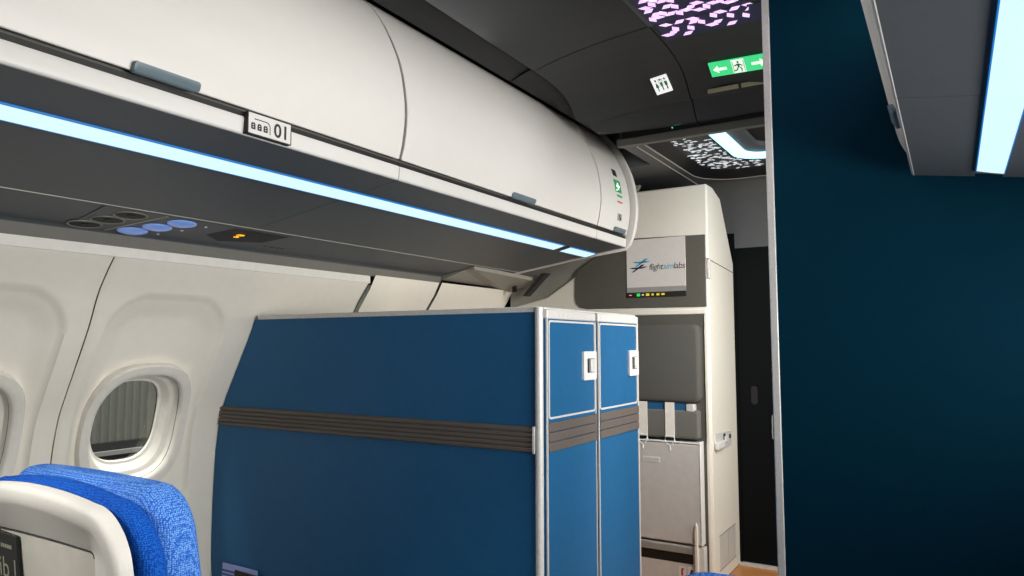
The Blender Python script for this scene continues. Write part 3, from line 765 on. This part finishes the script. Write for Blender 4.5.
for x0, x1, lb in ((-.088,.036,'left one of two beige ceiling slots below the exit sign'), (.048,.19,'right one of two beige ceiling slots below the exit sign')):
    t = thing('ceiling_slot', lb, 'vent', (x0, 2.90, 2.21), 'beige ceiling slots')
    c = on_trans(0, 2.885) + Vector((0, -.004, 0)); dn = Vector((0, .35, -.93))
    bm = BM(); prism(bm, [Vector((x, c.y, c.z)) + dn*k for x, k in ((x0,0),(x1,0),(x1,.018),(x0,.018))], (0,-.006,-.002)); obj('slot_insert', bm, M['ventbeige'], t, bevel=.001)
    bm = BM(); prism(bm, [Vector((x, c.y-.002, c.z)) + dn*k for x, k in ((x0-.002,-.004),(x1+.002,-.004),(x1+.002,0),(x0-.002,0))], (0,-.005,-.002)); obj('slot_edge', bm, M['black'], t)
# grooves and indicators on the lower header
def groove(p, q, w=.003, m='greige', nm='trim_6'):
    bm = BM(); tube(bm, [p, q], w, 6); struct(nm, bm, M[m])
def header_pt(x, k):
    sh = .10*(1 - min(1, abs(x)/.645)); return (x, 2.862+sh+.020*k, 2.178-.028*k)
# header beam
bm = BM(); prism(bm, [(-.54,2.985,2.096),(-.54,2.985,2.130),(-.54,3.03,2.138),(-.54,3.03,2.10)], (.80,0,0)); struct('trim_7', bm, M['greige'] if 0 else mat('taupe_beam', (92,91,84), .5), bevel=.003)
bm = BM(); box(bm, -.515, .26, 3.0, 3.02, 2.13, 2.43); struct('trim_8', bm, M['black'])
it = thing('ceiling_indicator', 'tiny teal indicator lights above the ceiling beam', 'indicator', (-.23,2.97,2.148))
bm = BM(); box(bm, -.262,-.232,2.968,2.976,2.150,2.155); box(bm, -.275,-.270,2.968,2.976,2.138,2.143); obj('indicator_lens', bm, M['ledt'], it)

# ------------------------------------------------------------------ forward vestibule ceiling with the recessed oval light
VZ, FX = 2.100, .12
def upath(h, yf, r, z, n=8, y0=3.02):
    xl, xr = FX-h, FX+h; out = [(xl, y0, z)]
    for k in range(n+1):
        t = PI - PI/2*k/n; out.append((xl + r + r*math.cos(t), yf - r + r*math.sin(t), z))
    for k in range(n+1):
        t = PI/2 - PI/2*k/n; out.append((xr - r + r*math.cos(t), yf - r + r*math.sin(t), z))
    out.append((xr, y0, z)); return out
OUT = upath(.545, 3.925, .22, VZ)
n = len(OUT)
XL, XR, YF = -.525, .90, 3.96
def rect_path():
    out = []
    for i, p in enumerate(OUT):
        if i <= n//4: out.append((XL, p[1] if i < 2 else 3.02 + (YF-3.02)*min(1, (p[1]-3.02)/(.8)), VZ))
        elif i >= n-1-n//4: out.append((XR, p[1] if i > n-3 else 3.02 + (YF-3.02)*min(1, (p[1]-3.02)/(.8)), VZ))
        else:
            u = (i - n/4)/(n/2-1); out.append((XL + (XR-XL)*max(0,min(1,u)), YF, VZ))
    return out
bm = BM(); loft(bm, [rect_path(), OUT], closed=False)
# left extension over the entry and the curve down to the cockpit door
poly(bm, [(XL,3.385,VZ),(XL,3.96,VZ),(-1.7,3.96,VZ),(-1.7,3.385,VZ)])
poly(bm, [(XL,3.0,VZ),(XL,3.385,VZ),(XL,3.385,2.43),(XL,3.0,2.43)])
poly(bm, [(XL,3.385,VZ),(-1.7,3.385,VZ),(-1.7,3.385,2.43),(XL,3.385,2.43)])
curve = [(3.96,VZ),(4.00,2.088),(4.04,2.04),(4.07,1.96),(4.088,1.86),(4.095,1.74)]
loft(bm, [[(-1.7,y,z) for y,z in curve],[(.9,y,z) for y,z in curve]], closed=False)
struct('ceiling', bm, M['vceil'], angle=40, recalc=False)
ol = thing('recessed_ceiling_light', 'recessed rounded ceiling light with white speckled panel and cyan tube', 'ceiling light', (FX,3.5,VZ))
bm = BM(); loft(bm, [upath(.545,3.925,.22,VZ-.002), upath(.538,3.918,.215,VZ-.004), upath(.534,3.914,.213,VZ-.001)], closed=False); obj('rim', bm, M['greige'], ol, recalc=False, label='thin pale rim')
bm = BM(); loft(bm, [upath(.534,3.914,.213,VZ-.001), upath(.50,3.87,.20,VZ+.018), upath(.465,3.80,.19,VZ+.022)], closed=False); obj('recess_wall', bm, M['black'], ol, recalc=False)
bm = BM(); loft(bm, [upath(.466,3.802,.19,VZ+.022), upath(.262,3.60,.13,VZ+.028)], closed=False)
rr = random.Random(3)
def in_u(x, y, h, yf, r):
    q = rbox_sdf(x-FX, y, h, 2.0, yf, r); return q < 0
cnt = 0
while cnt < 330:
    x = rr.uniform(FX-.46, FX+.46); y = rr.uniform(3.03, 3.79)
    if not in_u(x, y, .452, 3.785, .18) or in_u(x, y, .285, 3.625, .14): continue
    rhombus(bm, x, y, VZ+.0185 + .002*0, rr.choice((22,-27,76)), rr.uniform(.012,.021), mi=1); cnt += 1
obj('speckled_panel', bm, [M['ceil'], M['frost']], ol, recalc=False, label='panel with a whitish speckle pattern')
bm = BM(); loft(bm, [upath(.264,3.602,.13,VZ+.030), upath(.262,3.598,.13,VZ+.012), upath(.23,3.56,.11,VZ+.008), upath(.198,3.522,.09,VZ+.012), upath(.196,3.518,.09,VZ+.03)], closed=False)
obj('light_tube', bm, M['tube'], ol, recalc=False, label='glowing cyan tube')
bm = BM(); loft(bm, [upath(.197,3.52,.09,VZ+.022), upath(.13,3.43,.07,VZ+.024), upath(.128,3.428,.07,VZ+.05)], closed=False); obj('inner_ledge', bm, M['under'], ol, recalc=False)
bm = BM(); u = upath(.129,3.43,.07,VZ+.045); poly(bm, u); obj('centre_panel', bm, M['black'], ol, recalc=False)
# thin line in the ceiling beside the light
bm = BM(); tube(bm, [(-.462,3.03,VZ-.001),(-.462,3.95,VZ-.001)], .0035, 6); struct('trim_9', bm, M['greige'])

# ------------------------------------------------------------------ crew wall unit (monument)
MX, MY, MB = -.31, 3.60, 4.09
mo = thing('crew_wall_unit', 'cream wall unit with control screen behind the closet', 'wall unit', (-.85, 3.85, 0))
bm = BM()
fpoly = [(MX,0),(MX,2.02),(-.70,2.02),(-.93,1.66),(-1.24,1.47),(-1.45,1.42),(-1.80,1.40),(-1.86,0)]
prism(bm, [(x,MY,z) for x,z in fpoly], (0,MB-MY,0))
for co, no in (((0,3.76,2.02),(0,.30,1.0)), ((0,3.83,1.985),(0,1.0,.62)), ((0,4.00,1.76),(0,1.0,1.9))):
    bmesh.ops.bisect_plane(bm, geom=bm.verts[:]+bm.edges[:]+bm.faces[:], plane_co=co, plane_no=no, clear_outer=True) if False else None
def slice_off(bm, co, no):
    r = bmesh.ops.bisect_plane(bm, geom=bm.verts[:]+bm.edges[:]+bm.faces[:], plane_co=co, plane_no=no, clear_outer=True)
    e = [g for g in r['geom_cut'] if isinstance(g, bmesh.types.BMEdge)]
    bmesh.ops.holes_fill(bm, edges=e, sides=40)
slice_off(bm, (0,3.74,2.012), (0,.25,1.0)); slice_off(bm, (0,3.865,1.965), (0,1.0,.72))
bm_ = BM(); prism(bm_, [(-.68,MY+.02,2.06),(-1.50,MY+.02,2.06),(-1.50,MY+.02,1.38),(-1.2,MY+.02,1.38),(-.90,MY+.02,1.64)], (0,.03,0)); obj('upper_cheek', bm_, M['greige'], mo)
obj('unit_body', bm, M['mono'], mo, bevel=.022, bseg=4, angle=50)
def front(bm, x0, x1, z0, z1, d0, d1): box(bm, x0, x1, MY-d1, MY-d0, z0, z1)
bm = BM(); tp = [(-.322,1.388),(-.322,1.757),(-.79,1.768)] + [(-1.02,1.625),(-1.050,1.598),(-1.060,1.56),(-1.063,1.46),(-1.055,1.425),(-1.03,1.402),(-.99,1.394)]
prism(bm, [(x,MY+.002,z) for x,z in tp], (0,-.009,0)); pn = obj('control_panel', bm, M['taupe'], mo, bevel=.003, label='taupe control panel surround')
bm = BM(); front(bm, -.747,-.424,1.500,1.757,.006,.0125); sc = obj('screen', bm, M['screen'], pn, bevel=.0015, label='pale display with a logo')
bm = BM(); front(bm, -.747,-.424,1.474,1.500,.006,.0120); obj('screen_footer', bm, M['screenlow'], pn)
bm = BM(); front(bm, -.747,-.424,1.447,1.4735,.006,.0125); ib = obj('indicator_bar', bm, M['indbar'], pn, label='dark bar with coloured indicator lights')
# logo
YF0 = MY-.0130
lz = 1.603
bm = BM()
def tx(s, x, mi, sz=.046): return text_into(bm, s, sz, (x, YF0, lz-.012), (1,0,0), (0,0,1), shear=.18, mi=mi, spacing=.90)
x = -.622
for s, mi in (('flight',0),('sim',1),('labs',0)):
    w = tx(s, x, mi); x += w - .003
def lp(pts, mi): poly(bm, [(px_, YF0, pz_) for px_, pz_ in pts], mi)
def plane_logo(cx, cz, m1, s=1.0):      # a slim aircraft: long fuselage sweep and crossing wings
    lp([(cx-.052*s,cz+.010*s),(cx+.052*s,cz+.012*s),(cx+.030*s,cz+.003*s),(cx-.028*s,cz+.002*s)], m1)
    lp([(cx-.036*s,cz-.015*s),(cx-.024*s,cz-.016*s),(cx+.042*s,cz+.025*s),(cx+.022*s,cz+.025*s)], m1)
plane_logo(-.664, lz+.024, 1, 1.0); plane_logo(-.684, lz-.006, 2, .95)
lp([(-.650,lz+.008),(-.628,lz+.006),(-.640,lz+.001),(-.66,lz+.002)], 3)
obj('screen_logo', bm, [M['ink'], M['cyanink'], M['navyink'], M['red']], pn, recalc=False, label='blue aircraft logo with lettering')
bm = BM(); front(bm, -.746,-.708,1.448,1.4725,.012,.0132); obj('red_area', bm, M['redbar'], pn)
for k, (xx, m, w, h) in enumerate(((-.682,'ledg',.018,.016),(-.657,'ledw',.010,.008),(-.630,'ledy',.018,.013),(-.603,'ledy',.012,.010),(-.574,'ledy',.015,.011),(-.546,'ledy',.016,.010),(-.727,'ledw',.014,.004))):
    bm = BM(); front(bm, xx-w/2, xx+w/2, 1.460-h/2, 1.460+h/2, .0125, .0145); obj('indicator_light', bm, M[m], pn)
bm = BM(); box(bm, MX-.006, MX+.006, MY-.004, MY+.022, 1.53, 1.635); obj('panel_hinge', bm, M['silver'], mo, bevel=.002)
bm = BM(); front(bm, -1.3,-.322,1.352,1.378,.0,.012); obj('ledge', bm, M['mono'], mo, bevel=.006, bseg=3)
bm = BM(); front(bm, -1.3,-.338,.05,1.350,.0,.004); obj('niche_back', bm, M['taupe'], mo)
bm = BM(); box(bm, -.336,-.318, MY-.012, MY, .0, 1.352); obj('corner_trim', bm, M['mono'], mo, bevel=.004)
# seam and hardware on the aisle side
bm = BM(); tube(bm, [(MX+.0005,3.575,1.632),(MX+.0005,4.09,1.60)], .0022, 6); obj('side_seam', bm, M['seamgrey'], mo)
bm = BM(); prism(bm, [(MX,3.645,.655),(MX,3.95,.66),(MX,3.95,.735),(MX,3.645,.752)], (.004,0,0)); sl = obj('side_latch', bm, M['silver'], mo, bevel=.002, label='silver slide latch on the aisle side')
bm = BM(); box(bm, MX+.004, MX+.022, 3.63, 3.76, .672, .705); box(bm, MX+.004, MX+.012, 3.80,3.86,.69,.72); obj('latch_bolt', bm, M['whitem'], sl, bevel=.003)
for a in ((3.79,3.815,.705,.735),(3.90,3.925,.70,.72)):
    bm = BM(); box(bm, MX+.003, MX+.008, *a); obj('latch_hole', bm, M['ink'], sl)
bm = BM(); box(bm, MX, MX+.003, 3.69, 3.985, .07, .235); vg = obj('vent_grille', bm, mat('pale_grille', (196,193,186), .6), mo, label='pale grille panel')
bm = BM()
for a in ((3.685,3.99,.066,.070),(3.685,3.99,.235,.238)): box(bm, MX, MX+.004, *a)
box(bm, MX, MX+.004, 3.8375,3.840,.07,.235); obj('grille_frame', bm, M['greige'], vg)

# crew jump seat on the unit
js = thing('crew_jump_seat', 'folded grey crew seat with two beige straps between closet and unit edge', 'jump seat', (-.68, 3.55, .02))
def padded(bm, x0, x1, z0, z1, y0, y1, r, e=.02):
    po = rrect(x0,x1,z0,z1,r,5); cx, cz = (x0+x1)/2, (z0+z1)/2
    def ins(d): return [(cx+(x-cx)*(1-d/((x1-x0)/2)), cz+(z-cz)*(1-d/((z1-z0)/2))) for x,z in po]
    rings = [[(x,y1,z) for x,z in po]]
    for k in range(5):
        t = PI/2*k/4; rings.append([(x, y0+e*(1-math.sin(t)) if k else y0+e, z) for x,z in ins(e*(1-math.cos(t)))])
    loft(bm, rings, True, True, True)
bm = BM(); padded(bm, -1.02,-.350,.905,1.300, MY-.060, MY-.004, .035); hr = obj('backrest', bm, M['cushion'], js, angle=60, label='dark grey padded backrest')
bm = BM(); padded(bm, -1.02,-.362,.725,.868, MY-.050, MY-.004, .015, .012); obj('lower_cushion', bm, M['cushionl'], js, angle=60, label='lighter grey lower cushion')
bm = BM(); front(bm, -1.02,-.425,.862,.908,.004,.042); obj('belt_trim', bm, M['teal'], js, label='blue fabric band')
bm = BM(); front(bm, -.424,-.384,.862,.900,.004,.050); obj('belt_bracket', bm, M['silver'], js, bevel=.004)
for cx in (-.652,-.508):
    bm = BM(); loft(bm, [[(cx+dx,MY-.054+dy,z) for dx,dy in ((-.024,0),(.024,0),(.024,.004),(-.024,.004))] for z in (.905,.89,.80,.730)], True, True, True)
    st = obj('harness_strap', bm, M['belt'], js, label='beige harness strap')
    bm = BM(); tube(bm, [(cx-.022,MY-.056,.735),(cx-.026,MY-.058,.715),(cx-.010,MY-.058,.690),(cx+.010,MY-.058,.690),(cx+.026,MY-.058,.715),(cx+.022,MY-.056,.735),(cx-.022,MY-.056,.735)], .0045, 8); tube(bm, [(cx,MY-.058,.69),(cx,MY-.058,.665)], .006, 8)
    obj('strap_buckle', bm, M['whitem'], st)
bm = BM(); front(bm, -1.02,-.354,.215,.705,.004,.060); obj('seat_pan', bm, M['flap'], js, bevel=.008, bseg=3, label='folded warm grey seat pan')
bm = BM(); front(bm, -1.02,-.354,.705,.712,.004,.064); box(bm, -.3560,-.3515, MY-.064, MY-.004, .215,.717); obj('pan_edge', bm, M['whitem'], js, bevel=.003)
bm = BM(); front(bm, -.652,-.560,.600,.628,.060,.0615); lp_ = obj('pan_label', bm, M['whitem'], js, bevel=.001, label='small white label plate')
bm = BM(); front(bm, -.646,-.566,.606,.622,.0615,.0622); obj('pan_label_face', bm, M['flap'], js)
bm = BM(); front(bm, -1.02,-.345,.02,.205,.004,.052); obj('lower_housing', bm, M['flap'], js, bevel=.003)
bm = BM(); front(bm, -1.02,-.402,.118,.165,.048,.0535); obj('stowage_slot', bm, M['black'], js, bevel=.002, label='dark stowage slot')
bm = BM(); front(bm, -1.02,-.402,.166,.200,.05,.060); obj('slot_lip', bm, M['ventbeige'] if 0 else M['greige'], js, bevel=.003)
bm = BM(); front(bm, -.386,-.372,.0,.30,.052,.075); prism(bm, [(-.386,MY-.075,.30),(-.372,MY-.075,.30),(-.379,MY-.075,.325)], (0,.02,0)); obj('support_bracket', bm, M['mono'], js, bevel=.002)
for x0, m2, lb in ((-.476,'red','white sticker with a red extinguisher pictogram'),(-.428,'ink','white sticker with a black torch pictogram')):
    bm = BM(); front(bm, x0,x0+.036,.052,.102,.052,.0535); s_ = obj('placard', bm, M['signwhite'] if 0 else M['whitem'], js, label=lb)
    bm = BM()
    if m2 == 'red': front(bm, x0+.012,x0+.022,.058,.088,.0535,.0540); front(bm, x0+.014,x0+.028,.088,.094,.0535,.0540)
    else:
        poly(bm, [(x0+.018+.011*math.cos(a), MY-.0541, .070+.013*math.sin(a)) for a in [k*PI/8 for k in range(16)]]); front(bm, x0+.013,x0+.023,.083,.092,.0535,.0540)
    obj('placard_symbol', bm, M[m2], s_)

# entry-door lining left of the unit, behind the bins
bm = BM(); pr = [(-1.50,1.515),(-1.535,1.45),(-1.60,1.36)] + [(side_x(z)+.02, z) for z in (1.25,1.1,.95,.8,.6,.3,0)]
extrude_y(bm, pr, 2.448, 2.925); struct('wall_left', bm, M['wall'])
bm = BM(); extrude_y(bm, [(x+.012,z) for x,z in pr], 2.932, MY+.02); struct('door_1', bm, M['mono'])
bm = BM(); extrude_y(bm, [(x-.012,z) for x,z in pr], 2.90, 2.95); struct('trim_1', bm, M['seamgrey'])
bm = BM(); prism(bm, [(-1.50,2.95,1.51),(-1.50,MY,1.505),(-1.30,MY,1.56),(-1.30,2.95,1.575),(-1.5,2.95,1.575)], (0,0,.02)); struct('trim_10', bm, M['greige'])
bm = BM(); prism(bm, [(-1.36,MY-.08,1.475),(-1.335,MY-.08,1.475),(-1.20,MY-.08,1.60),(-1.235,MY-.08,1.60)], (0,.05,0)); struct('trim_11', bm, M['seam'])
bm = BM(); box(bm, -1.415,-1.395, MY-.10, MY-.08, 1.50, 1.545); struct('trim_12', bm, M['black'])

# ------------------------------------------------------------------ cockpit door and floor
DY = 4.10
bm = BM(); 
prism(bm, [(-.30,DY,.012),(.55,DY,.012),(.55,DY,1.86),(.10,DY,1.76),(-.30,DY,1.655)], (0,.03,0)); dr = struct('door_2', bm, M['darkdoor'])
bm = BM(); prism(bm, [(x,DY-.0012,z) for x,z in rrect(-.232,-.198,.868,.968,.015,5)], (0,.002,0)); obj('peep_slot', bm, M['black'], dr)
bm = BM()
for a in ((-.125,-.120,.685,.815),(-.093,-.088,.685,.815),(-.125,-.088,.810,.815),(-.125,-.088,.685,.690)): box(bm, a[0],a[1], DY-.008, DY, a[2], a[3])
obj('door_handle', bm, M['greige'], dr)
bm = BM(); prism(bm, [(-.32,DY+.002,1.645),(.55,DY+.002,1.86),(.9,DY+.002,1.86),(.9,DY+.002,2.1),(-.32,DY+.002,2.1)], (0,.02,0)); box(bm, -1.9,-.30,DY-.01,DY+.02,0,2.1); box(bm,.55,.9,DY,DY+.02,0,1.87); struct('wall_front', bm, M['darkdoor'])
bm = BM(); box(bm, -.31,.55,DY-.035,DY,0,.012); struct('trim_13', bm, M['silver'])
bm = BM(); box(bm, -1.95,1.95,2.67,4.15,-.05,0); struct('floor', bm, M['wood'])
bm = BM(); box(bm, -1.95,1.95,-1.6,2.67,-.05,0); struct('floor', bm, M['carpet'])

bm = BM(); box(bm, -1.95, 1.95, -1.66, 4.2, 2.43, 2.46); struct('ceiling', bm, M['black'])
for x in (-1.95, 1.94):
    bm = BM(); box(bm, x, x+.01, -1.66, 2.40 if x > 0 else 4.2, 1.52, 2.44); struct('trim_14', bm, M['black'])
bm = BM(); box(bm, -1.95, 1.95, -1.66, -1.6, 0, 2.4); struct('wall_back', bm, M['carpet'])

# ------------------------------------------------------------------ lights
def area(name, loc, rot, sx, sy, power, color=(1,1,1), spread=180):
    l = bpy.data.lights.new(name, 'AREA'); l.shape = 'RECTANGLE'; l.size = sx; l.size_y = sy; l.energy = power; l.color = color; l.spread = math.radians(spread)
    o = bpy.data.objects.new(name, l); COL.objects.link(o); o.location = loc; o.rotation_euler = rot; return o
# daylight through the right-hand cabin windows
area('window_daylight', (1.58, 1.3, 1.25), (0, math.radians(92), 0), .45, 1.9, 29, (1,.985,.95), 110)
# daylight through the forward right-hand door
area('door_daylight', (1.75, 3.15, 1.15), (0, math.radians(92), 0), 1.6, .8, 15, (1,.975,.93), 140)
# added lamp brightening the wall outside the left windows
area('outside_fill', (-2.25, 2.2, 2.5), (0, math.radians(-40), 0), .6, 5.0, 200, (1,1,.96), 160)
# cabin ceiling wash
area('ceiling_wash', (.05, -.35, 2.33), (0, 0, 0), .25, 1.5, 6.5, (1,.98,.95), 100)
def aim(name, loc, tgt, sx, sy, power, color, spread):
    o = area(name, loc, (0,0,0), sx, sy, power, color, spread)
    o.rotation_euler = (Vector(tgt) - Vector(loc)).to_track_quat('-Z', 'Y').to_euler(); return o
# added fill for the wall unit front, hidden behind the right partition
aim('entry_fill', (.55, 2.72, 1.70), (-.6, 3.6, .9), .25, .45, 11.5, (1,.97,.92), 120)
# added fill that lifts the upper part of the navy bulkhead
aim('bulkhead_fill', (.36, 1.25, 2.325), (.62, 2.38, 1.75), .12, .3, 1.2, (1,.98,.95), 150)
# cove light on top of the right bins
aim('cove_light_left', (-.70, .9, 2.25), (.8, .9, 1.9), 2.4, .03, 4.5, (1,.985,.96), 120)
aim('cove_light', (.70, 1.45, 2.25), (-.8, 1.55, 1.95), 1.8, .03, 4.2, (1,.985,.96), 120)
# added fill on the white seat shell, unseen behind the camera
aim('seat_shell_fill', (-.78, -.12, 1.63), (-.52, .60, .86), .06, .06, 1.1, (1,.98,.94), 50)
w = bpy.data.worlds.new('cabin_air'); SC.world = w; w.use_nodes = True
w.node_tree.nodes['Background'].inputs[0].default_value = (.9,.95,1,1); w.node_tree.nodes['Background'].inputs[1].default_value = .22

# ------------------------------------------------------------------ camera
cam = bpy.data.cameras.new('camera'); co = bpy.data.objects.new('camera', cam); COL.objects.link(co); SC.camera = co
cam.sensor_width = 36.0; cam.lens = 36.0*716.16/1024; cam.clip_start = .02
yaw, pitch, roll = .550113, .078395, -.00114225
fwd = Vector((-math.sin(yaw)*math.cos(pitch), math.cos(yaw)*math.cos(pitch), math.sin(pitch)))
right = Vector((math.cos(yaw), math.sin(yaw), 0)); up = right.cross(fwd)
r2 = right*math.cos(roll) + up*math.sin(roll); u2 = -right*math.sin(roll) + up*math.cos(roll)
m = Matrix((r2, u2, -fwd)).transposed().to_4x4(); m.translation = Vector((.73, 0, 1.2)); co.matrix_world = m
SC.view_settings.view_transform = 'Standard'; SC.view_settings.look = 'None'
SC.view_settings.gamma = 1; SC.view_settings.exposure = 0.0; SC.view_settings.use_curve_mapping = False
